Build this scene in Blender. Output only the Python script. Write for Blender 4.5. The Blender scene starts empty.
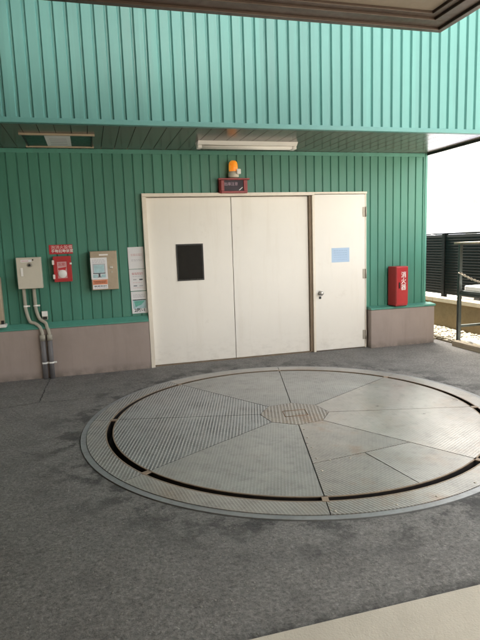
import bpy, bmesh, math, random
from mathutils import Vector, Matrix

random.seed(7)
C = bpy.context.scene.collection
sc = bpy.context.scene
PI = math.pi

# ------------------------------------------------------------------ camera
cam_d = bpy.data.cameras.new('camera')
cam = bpy.data.objects.new('camera', cam_d)
C.objects.link(cam)
_fw = Vector((0.26314483, 0.95411196, -0.14291662))
_r = Vector((0.96212943, -0.27045729, -0.03405592))
_u = Vector((0.071146, 0.12854265, 0.98914864))
cam.matrix_world = Matrix(((_r.x, _u.x, -_fw.x, 1.187), (_r.y, _u.y, -_fw.y, -6.622),
                           (_r.z, _u.z, -_fw.z, 1.5), (0, 0, 0, 1)))
cam_d.sensor_fit = 'VERTICAL'
cam_d.sensor_height = 24.0
cam_d.sensor_width = 18.0
cam_d.lens = 24.0 * 531.94 / 640.0
cam_d.clip_start = 0.05
cam_d.clip_end = 600
sc.camera = cam

# ------------------------------------------------------------------ light
SUN_EL, SUN_AZ = 50.0, -3.0          # elevation; azimuth measured from +Y towards +X
world = bpy.data.worlds.new('World')
sc.world = world
world.use_nodes = True
wn, wl = world.node_tree.nodes, world.node_tree.links
wn.clear()
sky = wn.new('ShaderNodeTexSky')
sky.sky_type = 'NISHITA'
sky.sun_disc = False
sky.sun_elevation = math.radians(SUN_EL)
sky.sun_rotation = math.radians(SUN_AZ)
sky.air_density = 1.0
sky.dust_density = 4.0
sky.ozone_density = 0.6
bg = wn.new('ShaderNodeBackground')
bg.inputs['Strength'].default_value = 0.15
wo = wn.new('ShaderNodeOutputWorld')
hsv = wn.new('ShaderNodeHueSaturation')
hsv.inputs['Saturation'].default_value = 0.3
wl.new(sky.outputs[0], hsv.inputs['Color'])
wb_ = wn.new('ShaderNodeMix')                 # the camera's warm white balance
wb_.data_type = 'RGBA'
wb_.blend_type = 'MULTIPLY'
wb_.inputs[0].default_value = 1.0
wb_.inputs[7].default_value = (1.0, 0.955, 0.88, 1)
wl.new(hsv.outputs[0], wb_.inputs[6])
wl.new(wb_.outputs[2], bg.inputs[0])
wl.new(bg.outputs[0], wo.inputs[0])
sun_d = bpy.data.lights.new('sun', 'SUN')
sun_d.energy = 4.5
sun_d.angle = math.radians(0.5)
sun_d.color = (1.0, 0.94, 0.85)
sun = bpy.data.objects.new('sun', sun_d)
C.objects.link(sun)
_e, _a = math.radians(SUN_EL), math.radians(SUN_AZ)
to_sun = Vector((math.sin(_a) * math.cos(_e), math.cos(_a) * math.cos(_e), math.sin(_e)))
sun.rotation_euler = (-to_sun).to_track_quat('-Z', 'Y').to_euler()
sun.location = (8, 10, 12)
sc.view_settings.view_transform = 'Standard'
sc.view_settings.look = 'None'
sc.view_settings.gamma = 1.0
sc.view_settings.use_curve_mapping = False
sc.view_settings.exposure = 3.12
sc.cycles.max_bounces = 10
sc.cycles.diffuse_bounces = 6
sc.cycles.caustics_reflective = False
sc.cycles.caustics_refractive = False
sc.cycles.sample_clamp_indirect = 8.0

# ------------------------------------------------------------------ materials
class NT:
    def __init__(s, name):
        s.m = bpy.data.materials.new(name)
        s.m.use_nodes = True
        s.t = s.m.node_tree
        s.t.nodes.clear()
        s.out = s.n('ShaderNodeOutputMaterial')
        s.b = s.n('ShaderNodeBsdfPrincipled')
        s.t.links.new(s.b.outputs[0], s.out.inputs[0])
        s.tc = s.n('ShaderNodeTexCoord')
        s.co = s.tc.outputs['Object']
    def n(s, k, **kw):
        n = s.t.nodes.new(k)
        for a, v in kw.items():
            setattr(n, a, v)
        return n
    def set(s, sock, v):
        if isinstance(v, bpy.types.NodeSocket):
            s.t.links.new(v, sock)
        else:
            sock.default_value = v
    def noise(s, scale, detail=4, rough=.55, co=None, sc3=None):
        n = s.n('ShaderNodeTexNoise')
        c = co if co is not None else s.co
        if sc3:
            mp = s.n('ShaderNodeMapping')
            mp.inputs['Scale'].default_value = sc3
            s.t.links.new(c, mp.inputs[0])
            c = mp.outputs[0]
        s.t.links.new(c, n.inputs['Vector'])
        n.inputs['Scale'].default_value = scale
        n.inputs['Detail'].default_value = detail
        n.inputs['Roughness'].default_value = rough
        return n.outputs['Fac']
    def ramp(s, f, a, b, lo=0., hi=1.):
        n = s.n('ShaderNodeMapRange')
        n.clamp = True
        s.set(n.inputs[0], f)
        for i, v in enumerate((a, b, lo, hi)):
            n.inputs[i + 1].default_value = v
        return n.outputs[0]
    def math(s, op, a, b=0., c=0.):
        n = s.n('ShaderNodeMath', operation=op)
        s.set(n.inputs[0], a)
        s.set(n.inputs[1], b)
        s.set(n.inputs[2], c)
        return n.outputs[0]
    def mix(s, f, a, b, mode='MIX'):
        n = s.n('ShaderNodeMix', data_type='RGBA', blend_type=mode)
        s.set(n.inputs[0], f)
        for i, v in ((6, a), (7, b)):
            if isinstance(v, (tuple, list)):
                v = tuple(v) + ((1,) if len(v) == 3 else ())
            s.set(n.inputs[i], v)
        return n.outputs[2]
    def xyz(s, co=None):
        n = s.n('ShaderNodeSeparateXYZ')
        s.t.links.new(co if co is not None else s.co, n.inputs[0])
        return n.outputs
    def bump(s, h, strength=.3, dist=.01):
        n = s.n('ShaderNodeBump')
        n.inputs['Strength'].default_value = strength
        n.inputs['Distance'].default_value = dist
        s.t.links.new(h, n.inputs['Height'])
        s.t.links.new(n.outputs[0], s.b.inputs['Normal'])
    def fin(s, col, rough=.6, metal=0.):
        if isinstance(col, (tuple, list)):
            col = tuple(col) + ((1,) if len(col) == 3 else ())
        s.set(s.b.inputs['Base Color'], col)
        s.set(s.b.inputs['Roughness'], rough)
        s.set(s.b.inputs['Metallic'], metal)
        return s.m

def mul(c, k):
    return tuple(x * k for x in c)

def paint(name, col, rough=.5, metal=0., var=.12, dirt=.1, bump=.0, scale=3., dirtcol=None, sc3=None):
    """painted or worn surface: slow tone drift, finer dirt, slight roughness change"""
    s = NT(name)
    a = s.noise(scale, 5, .6, sc3=sc3)
    c = s.mix(s.ramp(a, .3, .7), mul(col, 1 - var), mul(col, 1 + var))
    b = s.noise(scale * 6, 6, .65)
    d = dirtcol or mul(col, .45)
    c = s.mix(s.ramp(b, .5, .85, 0, dirt * 2), c, d)
    if bump:
        s.bump(s.noise(scale * 40, 3, .6), bump, .004)
    r = s.ramp(b, .3, .7, max(.05, rough - .08), min(1, rough + .1))
    return s.fin(c, r, metal)

TEAL = (0.096, 0.266, 0.250)
def cladding_mat(name, TEAL, pale):
    s = NT(name)
    streak = s.noise(5., 5, .6, sc3=(1.6, 1.6, .12))
    patch = s.noise(.7, 3, .5)
    c = s.mix(s.ramp(streak, .3, .72), mul(TEAL, .88), mul(TEAL, 1.1))
    c = s.mix(s.ramp(patch, .35, .7, 0, .35), c, pale)
    wn_ = s.n('ShaderNodeTexWhiteNoise', noise_dimensions='1D')
    s.set(wn_.inputs['W'], s.math('FLOOR', s.math('DIVIDE', s.math('SUBTRACT', s.xyz()[0], .606), .1165 * 5)))
    k = s.ramp(wn_.outputs['Value'], 0, 1, .93, 1.06)
    kk = s.n('ShaderNodeCombineXYZ')
    for i in range(3):
        s.set(kk.inputs[i], k)
    c = s.mix(1., c, kk.outputs[0], 'MULTIPLY')
    sp = s.noise(60., 3, .6)
    c = s.mix(s.ramp(sp, .66, .8, 0, .3), c, mul(TEAL, .6))
    return s.fin(c, s.ramp(streak, .3, .7, .38, .55), 0.)
M = {}
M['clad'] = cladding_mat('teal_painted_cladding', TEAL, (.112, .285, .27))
M['cladtrim'] = paint('teal_trim_paint', (0.088, 0.25, 0.235), .45, var=.06, dirt=.1)
M['cladlow'] = cladding_mat('shaded_teal_cladding', (.058, .215, .158), (.066, .235, .172))  # teal darkened to carry the shade on the lower wall
M['flash'] = paint('teal_flashing', (0.08, 0.27, 0.21), .45, var=.1, dirt=.12)
def soffit_mat():
    s = NT('glossy_soffit_panels')
    c = s.mix(s.ramp(s.noise(1.2, 3), .3, .7), (.095, .088, .075), (.125, .112, .095))
    s.b.inputs['Specular IOR Level'].default_value = .42
    return s.fin(c, .22, .06)
M['soffit'] = soffit_mat()
M['hatch'] = paint('dark_green_panel', (0.02, 0.07, 0.055), .5)
def door_mat():
    s = NT('cream_door_paint')
    base = (0.80, 0.77, 0.715)
    c = s.mix(s.ramp(s.noise(1.3, 5, .6), .3, .7), mul(base, .97), mul(base, 1.02))
    st = s.noise(5, 6, .65, sc3=(1.5, 1.5, .18))
    c = s.mix(s.ramp(st, .52, .8, 0, .22), c, (.60, .53, .43))
    z = s.xyz()[2]
    sc_ = s.math('MULTIPLY', s.ramp(z, .0, .35, 1, 0), s.ramp(s.noise(7, 7, .72, sc3=(1, 1, 2.2)), .48, .68))
    c = s.mix(s.math('MULTIPLY', sc_, .22), c, (.30, .265, .22))
    sm = s.math('MULTIPLY', s.ramp(s.noise(3.2, 6, .7), .62, .74), .16)
    c = s.mix(sm, c, (.42, .37, .30))
    s.bump(s.noise(1.8, 2, .5), .12, .02)
    return s.fin(c, s.ramp(st, .3, .7, .32, .5))
M['door'] = door_mat()
M['doorframe'] = paint('cream_frame_paint', (0.76, 0.70, 0.60), .4, var=.05, dirt=.08, scale=3, dirtcol=(.35, .28, .2))
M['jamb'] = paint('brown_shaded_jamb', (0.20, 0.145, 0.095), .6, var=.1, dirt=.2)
M['steel'] = paint('stainless_steel', (0.45, 0.44, 0.42), .35, .9, var=.1, dirt=.1)
M['hinge'] = paint('dull_hinge_metal', (0.42, 0.38, 0.32), .5, .3, var=.15, dirt=.2)
M['blackglass'] = paint('dark_glass', (0.010, 0.009, 0.007), .5, var=.1, dirt=.05)
M['blackglass'].node_tree.nodes['Principled BSDF'].inputs['Specular IOR Level'].default_value = .15
M['black'] = paint('black_plastic', (0.012, 0.012, 0.012), .5, var=.1, dirt=.1)
M['brown'] = paint('brown_trim_metal', (0.075, 0.05, 0.037), .4, .2, var=.12, dirt=.15)
M['canopyboard'] = paint('taupe_soffit_board', (0.24, 0.20, 0.155), .75, var=.06, dirt=.06, scale=2)
M['white'] = paint('white_enamel', (0.78, 0.77, 0.74), .45, var=.03, dirt=.05, dirtcol=(.5, .45, .38))
M['whitewall'] = paint('white_render', (0.82, 0.80, 0.76), .8, var=.04, dirt=.05, scale=.6, dirtcol=(.6, .55, .48))
M['beige'] = paint('beige_enclosure_paint', (0.56, 0.53, 0.45), .42, var=.04, dirt=.06, dirtcol=(.3, .26, .2))
M['tan'] = paint('tan_enclosure_paint', (0.40, 0.325, 0.235), .45, var=.08, dirt=.12, scale=5, dirtcol=(.2, .15, .1))
M['conduit'] = paint('grey_beige_conduit', (0.36, 0.34, 0.28), .5, var=.08, dirt=.1)
M['sleeve'] = paint('dark_grey_pipe_sleeve', (0.14, 0.135, 0.14), .5, var=.1, dirt=.12)
M['red'] = paint('red_enamel', (0.42, 0.030, 0.034), .35, var=.1, dirt=.08)
M['darkred'] = paint('red_housing_paint', (0.26, 0.018, 0.020), .4, var=.1, dirt=.12)
M['redsign'] = paint('red_sign_face', (0.46, 0.02, 0.03), .45, var=.1, dirt=.1)
M['paper'] = paint('white_paper', (0.74, 0.74, 0.76), .7, var=.02, dirt=.02)
M['bluepaper'] = paint('pale_blue_paper', (0.42, 0.56, 0.74), .7, var=.04, dirt=.03)
M['blueprint'] = paint('faint_blue_print', (0.34, 0.46, 0.63), .7)
M['orangeprint'] = paint('orange_print', (0.72, 0.27, 0.15), .7, var=.08, dirt=.05)
M['pinkprint'] = paint('pink_print', (0.62, 0.36, 0.37), .7)
M['greyprint'] = paint('grey_print', (0.42, 0.42, 0.46), .7)
M['darkprint'] = paint('dark_print', (0.06, 0.075, 0.09), .7)
M['cyanprint'] = paint('pale_cyan_print', (0.40, 0.58, 0.62), .7, var=.15, scale=20)
M['greenprint'] = paint('green_map_print', (0.13, 0.40, 0.33), .7, var=.2, scale=25)
M['inkwhite'] = paint('white_lettering', (0.8, 0.78, 0.76), .6, var=.03)
M['inkpink'] = paint('faded_lettering', (0.78, 0.52, 0.50), .6, var=.1, scale=30)
M['screen'] = paint('dark_violet_panel', (0.018, 0.009, 0.022), .55, var=.1)
M['dimtext'] = paint('dim_lettering', (0.42, 0.30, 0.38), .5, var=.1)
M['fence'] = paint('black_fence_paint', (0.009, 0.010, 0.010), .6, .0, var=.15, dirt=.1, dirtcol=(.02, .018, .016))
M['lowwall'] = paint('brown_block_wall', (0.20, 0.15, 0.09), .85, var=.12, dirt=.2, bump=.4, scale=4)
M['coping'] = paint('cream_coping_stone', (0.38, 0.32, 0.235), .8, var=.1, dirt=.12, bump=.3, scale=6)
M['galv'] = paint('galvanised_steel', (0.085, 0.10, 0.095), .5, .6, var=.15, dirt=.25, scale=8, dirtcol=(.12, .07, .04))
M['timber'] = paint('weathered_timber', (0.40, 0.34, 0.26), .8, var=.18, dirt=.2, bump=.4, scale=5, sc3=(8, 1, 8))
M['chain'] = paint('dull_chain_metal', (0.55, 0.48, 0.40), .5, .5, var=.2, dirt=.3)
M['pebble'] = paint('pale_gravel_stone', (0.22, 0.19, 0.135), .85, var=.3, dirt=.3, scale=9)
M['slab'] = paint('pale_concrete', (0.50, 0.46, 0.385), .85, var=.07, dirt=.1, bump=.6, scale=3, dirtcol=(.30, .27, .21))
M['lot'] = paint('pale_lot_concrete', (0.36, 0.34, 0.30), .9, var=.1, dirt=.15, scale=.8)
M['rubber'] = paint('tyre_rubber', (0.02, 0.02, 0.02), .8)
M['carsilver'] = paint('silver_car_paint', (0.50, 0.51, 0.6), .35, .0, var=.02, dirt=.02)
M['cargrey'] = paint('grey_blue_car_paint', (0.36, 0.37, 0.46), .35, .0, var=.02, dirt=.02)
M['carglass'] = paint('tinted_car_glass', (0.03, 0.035, 0.04), .08)
M['winglass'] = paint('pale_window_glass', (0.42, 0.40, 0.36), .3)
M['roof'] = paint('grey_roof_sheet', (0.32, 0.32, 0.31), .6, var=.1)
M['rustlip'] = paint('worn_rusty_edge', (0.26, 0.20, 0.145), .6, .2, var=.2, dirt=.3, scale=7, dirtcol=(.14, .08, .05))
M['rust'] = paint('rusty_steel', (0.22, 0.13, 0.075), .75, .2, var=.25, dirt=.4, scale=9)

M['fence'].node_tree.nodes['Principled BSDF'].inputs['Specular IOR Level'].default_value = .12
def plinth_mat():
    s = NT('taupe_plinth_render')
    base = (0.325, 0.268, 0.242)
    a = s.noise(1.6, 5, .6)
    c = s.mix(s.ramp(a, .3, .7), mul(base, .9), mul(base, 1.1))
    st = s.noise(6, 5, .6, sc3=(2, 2, .2))
    c = s.mix(s.ramp(st, .5, .8, 0, .35), c, mul(base, .65))
    z = s.xyz()[2]
    foot = s.math('MULTIPLY', s.ramp(z, .0, .1, 1., 0.), s.ramp(s.noise(9, 4), .3, .6))
    c = s.mix(s.math('MULTIPLY', foot, .6), c, (.09, .08, .07))
    s.bump(s.noise(90, 3, .6), .25, .004)
    return s.fin(c, .75)
M['plinth'] = plinth_mat()

def mul_c(s, c, k):
    return s.mix(1., c, (k, k, k), 'MULTIPLY')

def asphalt_mat(name='court_asphalt', around=True):
    s = NT(name)
    big = s.noise(.55, 5, .6)
    c = s.mix(s.ramp(big, .3, .7), (.19, .186, .177), (.25, .243, .228))
    med = s.noise(3.2, 6, .65)
    c = s.mix(s.ramp(med, .48, .74, 0, .4), c, (.055, .053, .05))
    gr = s.noise(34, 6, .8)
    c = s.mix(s.ramp(gr, .35, .66), mul_c(s, c, .5), mul_c(s, c, 1.75))
    fine = s.noise(52, 5, .8)
    c = s.mix(s.ramp(fine, .38, .64), s.mix(.6, c, (.022, .022, .022)), s.mix(.4, c, (.20, .19, .175)))
    v = s.n('ShaderNodeTexVoronoi')
    v.inputs['Scale'].default_value = 62
    s.t.links.new(s.co, v.inputs['Vector'])
    sepc = s.n('ShaderNodeSeparateColor')
    s.t.links.new(v.outputs['Color'], sepc.inputs[0])
    chip = s.math('MULTIPLY', s.ramp(v.outputs['Distance'], .22, .38, 1, 0), s.ramp(sepc.outputs[0], .90, .97))
    c = s.mix(s.math('MULTIPLY', chip, .8), c, (.27, .26, .23))
    wet = None
    if around:
        # oily seepage stains in broken patches beside the turntable ring
        sub = s.n('ShaderNodeVectorMath', operation='DISTANCE')
        s.t.links.new(s.co, sub.inputs[0])
        sub.inputs[1].default_value = (2.813, -2.413, 0)
        band = s.math('MULTIPLY', s.ramp(sub.outputs['Value'], 2.35, 1.86, 0, 1), s.ramp(s.math('ADD', s.noise(4.6, 6, .72), s.math('MULTIPLY', gr, .45)), .71, .80))
        st2 = s.math('MULTIPLY', s.ramp(s.math('ADD', s.noise(1.15, 6, .68), s.math('MULTIPLY', gr, .3)), .70, .80), s.ramp(s.noise(9, 4), .35, .6))
        wet = s.math('MAXIMUM', band, s.math('MULTIPLY', st2, .32))
        c = s.mix(s.math('MULTIPLY', wet, .75), c, (.012, .012, .013))
        yv = s.xyz()[1]
        joint = s.math('MULTIPLY', s.ramp(yv, -4.86, -4.79, 1, 0), s.ramp(s.noise(14, 5, .7), .36, .56))
        c = s.mix(s.math('MULTIPLY', joint, .85), c, (.012, .012, .009))
    h = s.math('ADD', s.math('MULTIPLY', fine, .6), s.math('MULTIPLY', chip, .3))
    s.bump(s.math('ADD', h, s.math('MULTIPLY', gr, .9)), .7, .015)
    r = s.ramp(med, .3, .7, .58, .82)
    return s.fin(c, r)
M['asphalt'] = asphalt_mat()
M['crackfill'] = paint('dark_crack_filler', (0.022, 0.022, 0.022), .8)

def plate_mat(name, ang, pitch, stripe, tint=(1, 1, 1), rust=.25, sheen=.0):
    """chequer plate: rows of raised bars seen as stripes, worn bright on top and dull between"""
    s = NT(name)
    mp = s.n('ShaderNodeMapping')
    mp.inputs['Rotation'].default_value = (0, 0, -math.radians(ang))
    s.t.links.new(s.co, mp.inputs[0])
    x, y, z = s.xyz(mp.outputs[0])
    # stripes: rows run along local x, spaced along local y
    ph = s.math('MULTIPLY', y, 2 * PI / pitch)
    row = s.ramp(s.math('SINE', ph), -.35, .75)
    ph2 = s.math('MULTIPLY', x, 2 * PI / (pitch * 1.6))
    odd = s.math('SINE', s.math('ADD', ph2, s.math('MULTIPLY', s.math('FLOOR', s.math('DIVIDE', ph, 2 * PI)), PI)))
    bars = s.math('MULTIPLY', row, s.ramp(odd, -.8, .0, .72, 1.))
    base = (0.335 * tint[0], 0.335 * tint[1], 0.325 * tint[2])
    big = s.noise(1.3, 5, .6)
    c = s.mix(s.ramp(big, .3, .7), mul(base, .78), mul(base, 1.2))
    wear = s.noise(3.1, 6, .68)
    amt = s.math('MULTIPLY', s.ramp(wear, .32, .64, .15, 1.), stripe)
    lo = s.mix(amt, c, s.mix(.75, c, (.05, .052, .055)))
    hi = s.mix(amt, c, (.50, .50, .48))
    c = s.mix(bars, lo, hi)
    rs = s.math('MULTIPLY', s.ramp(s.noise(2.1, 6, .65), .52, .74), rust)
    c = s.mix(rs, c, (.30, .195, .12))
    scr = s.noise(9, 5, .7, co=mp.outputs[0], sc3=(.6, 9, 1))
    c = s.mix(s.ramp(scr, .56, .74, 0, .3), c, (.46, .455, .43))
    rsp = s.math('MULTIPLY', s.ramp(s.noise(38, 4, .7), .64, .74), s.ramp(s.noise(2.6, 4), .42, .62))
    c = s.mix(s.math('MULTIPLY', rsp, .55), c, (.16, .095, .06))
    dk = s.math('MULTIPLY', s.ramp(s.noise(11, 8, .78), .50, .72), .42)
    c = s.mix(dk, c, (.09, .085, .078))
    sp = s.noise(120, 2, .5)
    c = s.mix(s.ramp(sp, .62, .75, 0, .25), c, (.35, .34, .32))
    s.bump(bars, .08 + .22 * stripe, .006)
    r = s.ramp(wear, .3, .7, .42 - sheen, .6 - sheen)
    return s.fin(c, r, .4)
M['rim'] = paint('worn_rim_steel', (0.25, 0.26, 0.265), .42, .3, var=.12, dirt=.2, scale=4, dirtcol=(.1, .08, .06))
def slot_mat():
    s = NT('greasy_slot_rust')
    c = s.mix(s.ramp(s.noise(9, 5), .4, .7), (.005, .004, .004), (.018, .010, .007))
    return s.fin(c, .8)
M['slot'] = slot_mat()

def beacon_mat():
    s = NT('amber_beacon_lens')
    c = s.mix(s.ramp(s.noise(30, 2), .4, .6), (.85, .20, .01), (.8, .32, .03))
    s.set(s.b.inputs['Emission Color'], (1.0, .33, .03, 1))
    s.b.inputs['Emission Strength'].default_value = .05
    return s.fin(c, .25)
M['amber'] = beacon_mat()

# ------------------------------------------------------------------ mesh helpers
def box(bm, x0, x1, y0, y1, z0, z1, bev=0.):
    vs = [bm.verts.new(p) for p in ((x0, y0, z0), (x1, y0, z0), (x1, y1, z0), (x0, y1, z0),
                                     (x0, y0, z1), (x1, y0, z1), (x1, y1, z1), (x0, y1, z1))]
    fs = [bm.faces.new([vs[i] for i in f]) for f in ((3, 2, 1, 0), (4, 5, 6, 7), (0, 1, 5, 4), (1, 2, 6, 5), (2, 3, 7, 6), (3, 0, 4, 7))]
    if bev:
        es = list({e for f in fs for e in f.edges})
        bmesh.ops.bevel(bm, geom=es, offset=bev, segments=2, affect='EDGES', profile=.6)
    return bm

def prism(bm, pts, ax, a, b):
    """extrude a 2-D outline along axis ax (0,1,2) from a to b"""
    def P(p, t):
        q = [0, 0, 0]
        o = [i for i in range(3) if i != ax]
        q[o[0]], q[o[1]], q[ax] = p[0], p[1], t
        return q
    A = [bm.verts.new(P(p, a)) for p in pts]
    B = [bm.verts.new(P(p, b)) for p in pts]
    n = len(pts)
    bm.faces.new(A)
    bm.faces.new(B[::-1])
    for i in range(n):
        bm.faces.new((A[i], B[i], B[(i + 1) % n], A[(i + 1) % n]))
    return bm

def tube(bm, path, r, n=10, closed=False, cap=True):
    path = [Vector(p) for p in path]
    m = len(path)
    rings = []
    up = None
    for i, p in enumerate(path):
        if closed:
            t = (path[(i + 1) % m] - path[i - 1]).normalized()
        else:
            t = (path[min(i + 1, m - 1)] - path[max(i - 1, 0)]).normalized()
        if up is None:
            up = Vector((0, 0, 1)) if abs(t.z) < .9 else Vector((1, 0, 0))
        a = t.cross(up).normalized()
        up = a.cross(t).normalized()
        rr = r[i] if isinstance(r, (list, tuple)) else r
        rings.append([bm.verts.new(p + a * rr * math.cos(2 * PI * k / n) + up * rr * math.sin(2 * PI * k / n)) for k in range(n)])
    for i in range(m if closed else m - 1):
        A, B = rings[i], rings[(i + 1) % m]
        for k in range(n):
            f = bm.faces.new((A[k], A[(k + 1) % n], B[(k + 1) % n], B[k]))
            f.smooth = True
    if cap and not closed:
        bm.faces.new(rings[0][::-1])
        bm.faces.new(rings[-1])
    return bm

def lathe(bm, prof, cx, cy, n=28, smooth=True):
    rings = []
    for r, z in prof:
        if r < 1e-5:
            rings.append([bm.verts.new((cx, cy, z))])
        else:
            rings.append([bm.verts.new((cx + r * math.cos(2 * PI * k / n), cy + r * math.sin(2 * PI * k / n), z)) for k in range(n)])
    for A, B in zip(rings, rings[1:]):
        for k in range(n):
            q = [A[k % len(A)], A[(k + 1) % len(A)], B[(k + 1) % len(B)], B[k % len(B)]]
            u = []
            for v in q:
                if v not in u:
                    u.append(v)
            if len(u) > 2:
                f = bm.faces.new(u)
                f.smooth = smooth
    return bm

def obj(name, bm, mat, parent=None, loc=None):
    bmesh.ops.recalc_face_normals(bm, faces=bm.faces[:])
    me = bpy.data.meshes.new(name)
    bm.to_mesh(me)
    bm.free()
    me.materials.append(M[mat] if isinstance(mat, str) else mat)
    o = bpy.data.objects.new(name, me)
    C.objects.link(o)
    if parent:
        o.parent = parent
    if loc:
        o.location = loc
    return o

def bx(name, mat, parent, x0, x1, y0, y1, z0, z1, bev=0.):
    return obj(name, box(bmesh.new(), x0, x1, y0, y1, z0, z1, bev), mat, parent)

def thing(name, label, cat, loc=(0, 0, 0), rz=0., group=None):
    o = bpy.data.objects.new(name, None)
    o.empty_display_size = .1
    C.objects.link(o)
    o.location = loc
    o.rotation_euler = (0, 0, rz)
    return tag(o, label, cat, group)

def tag(o, label, cat, group=None):
    o['label'] = label
    o['category'] = cat
    if group:
        o['group'] = group
    return o

def struct(o, kind='structure'):
    o['kind'] = kind
    return o

def text(name, body, mat, parent, loc, size, rot=(PI / 2, 0, 0), ext=.0006, sx=1., align='CENTER', line=1., bold=0.):
    cu = bpy.data.curves.new(name, 'FONT')
    cu.body = body
    cu.size = size
    cu.extrude = ext
    cu.align_x = align
    cu.align_y = 'CENTER'
    cu.space_line = line
    cu.resolution_u = 2
    cu.offset = bold
    t = bpy.data.objects.new(name + '_source', cu)
    C.objects.link(t)
    dg = bpy.context.evaluated_depsgraph_get()
    dg.update()
    me = bpy.data.meshes.new_from_object(t.evaluated_get(dg))
    bpy.data.objects.remove(t)
    bpy.data.curves.remove(cu)
    me.materials.clear()
    me.materials.append(M[mat])
    o = bpy.data.objects.new(name, me)
    C.objects.link(o)
    o.parent = parent
    o.location = loc
    o.rotation_euler = rot
    o.scale = (sx, 1, 1)
    return o

# ------------------------------------------------------------------ ground and setting
TC = (2.813, -2.413)         # turntable centre
R_OUT = 1.80
CORNER = 5.775               # right-hand corner of the building
def ground_mesh():
    bm = bmesh.new()
    n = 96
    x0, x1, y0, y1 = -9., 6.0, -16., 1.0
    R = R_OUT + .006
    inner = [bm.verts.new((TC[0] + R * math.cos(2 * PI * k / n), TC[1] + R * math.sin(2 * PI * k / n), 0)) for k in range(n)]
    outer = []
    for k in range(n):
        a = 2 * PI * k / n
        dx, dy = math.cos(a), math.sin(a)
        m = max(abs(dx), abs(dy))
        outer.append(bm.verts.new((TC[0] + dx / m * 2.2, TC[1] + dy / m * 2.2, 0)))
    for k in range(n):
        bm.faces.new((inner[k], inner[(k + 1) % n], outer[(k + 1) % n], outer[k]))
    sx0, sx1, sy0, sy1 = TC[0] - 2.2, TC[0] + 2.2, TC[1] - 2.2, TC[1] + 2.2
    for a, b, c, d in ((x0, sx0, y0, y1), (sx1, x1, y0, y1), (sx0, sx1, y0, sy0), (sx0, sx1, sy1, y1)):
        vs = [bm.verts.new(p) for p in ((a, c, 0), (b, c, 0), (b, d, 0), (a, d, 0))]
        bm.faces.new(vs)
    return bm
g = struct(obj('ground', ground_mesh(), 'asphalt'))
lot = bmesh.new()
for a, b, c, d in ((6.0, 160., -160., 160.), (-160., -9., -160., 160.), (-9., 6.0, -160., -16.), (-9., 6.0, 1.0, 160.)):
    lot.faces.new([lot.verts.new(p) for p in ((a, c, -.004), (b, c, -.004), (b, d, -.004), (a, d, -.004))])
struct(obj('pavement', lot, 'lot'))
struct(bx('concrete_kerb', 'slab', None, -8., 6.0, -9.4, -4.87, -.05, .02, .006))
# hairline cracks in the asphalt in front of the conduits and the plinth
def crack(pts, w, seed):
    rnd = random.Random(seed)
    bm = bmesh.new()
    L, Rr = [], []
    dense = []
    for (a, b) in zip(pts, pts[1:]):
        for i in range(14):
            t = i / 14
            dense.append((a[0] + (b[0] - a[0]) * t + rnd.uniform(-.006, .006), a[1] + (b[1] - a[1]) * t + rnd.uniform(-.006, .006)))
    dense.append(pts[-1])
    for i, p in enumerate(dense):
        q = dense[min(i + 1, len(dense) - 1)]
        o = dense[max(i - 1, 0)]
        d = Vector((q[0] - o[0], q[1] - o[1])).normalized()
        ww = w * rnd.uniform(.3, 1.) * (0.3 if i in (0, len(dense) - 1) else 1)
        L.append(bm.verts.new((p[0] - d.y * ww, p[1] + d.x * ww, .004)))
        Rr.append(bm.verts.new((p[0] + d.y * ww, p[1] - d.x * ww, .004)))
    for i in range(len(L) - 1):
        bm.faces.new((L[i], Rr[i], Rr[i + 1], L[i + 1]))
    return bm
obj('ground_crack', crack([(.64, -.12), (.62, -.55), (.60, -1.15)], .005, 1), 'crackfill', g)
obj('ground_crack', crack([(.05, -1.25), (.35, -1.2), (.60, -1.15), (.98, -1.2)], .005, 2), 'crackfill', g)

# ------------------------------------------------------------------ building
XL = -7.0
PITCH = .1165
def ribbed(x0, x1, y, z0, z1, depth, phase, groove=.030):
    """trapezoidal rib sheet facing -Y, as one sheet with thickness"""
    bm = bmesh.new()
    prof = []
    x = x0
    k = math.floor((x0 - phase) / PITCH)
    prof.append((x0, y - depth))
    while True:
        gx = phase + k * PITCH
        k += 1
        if gx - groove / 2 <= x0 + .002:
            continue
        if gx + groove / 2 >= x1 - .002:
            break
        prof += [(gx - groove * .5, y - depth), (gx - groove * .15, y), (gx + groove * .15, y), (gx + groove * .5, y - depth)]
    prof.append((x1, y - depth))
    A = [bm.verts.new((p[0], p[1], z0)) for p in prof]
    B = [bm.verts.new((p[0], p[1], z1)) for p in prof]
    for i in range(len(prof) - 1):
        bm.faces.new((A[i], A[i + 1], B[i + 1], B[i]))
    # back sheet so that the panel is a solid
    yb = y + .03
    q = [bm.verts.new(p) for p in ((x0, yb, z0), (x1, yb, z0), (x1, yb, z1), (x0, yb, z1))]
    bm.faces.new(q)
    bm.faces.new([q[0], A[0], B[0], q[3]])
    bm.faces.new([q[1], q[2], B[-1], A[-1]])
    bm.faces.new(A[::-1] + [q[0], q[1]])
    bm.faces.new(B + [q[2], q[3]])
    return bm

SZ = 2.64                    # soffit height
FY = -1.331                  # plane of the upper cladding
FZ = 6.5                     # roof edge
bld = thing('teal_warehouse', 'teal ribbed metal building with overhanging upper storey and cream sliding doors', 'building', (0, 0, 0))
up = obj('upper_cladding', ribbed(XL, CORNER, FY, SZ + .035, FZ, .022, .664, .036), 'clad', bld)
bx('drip_trim', 'cladtrim', bld, XL, CORNER + .004, FY - .03, FY + .03, SZ - .012, SZ + .034, .004)
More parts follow.
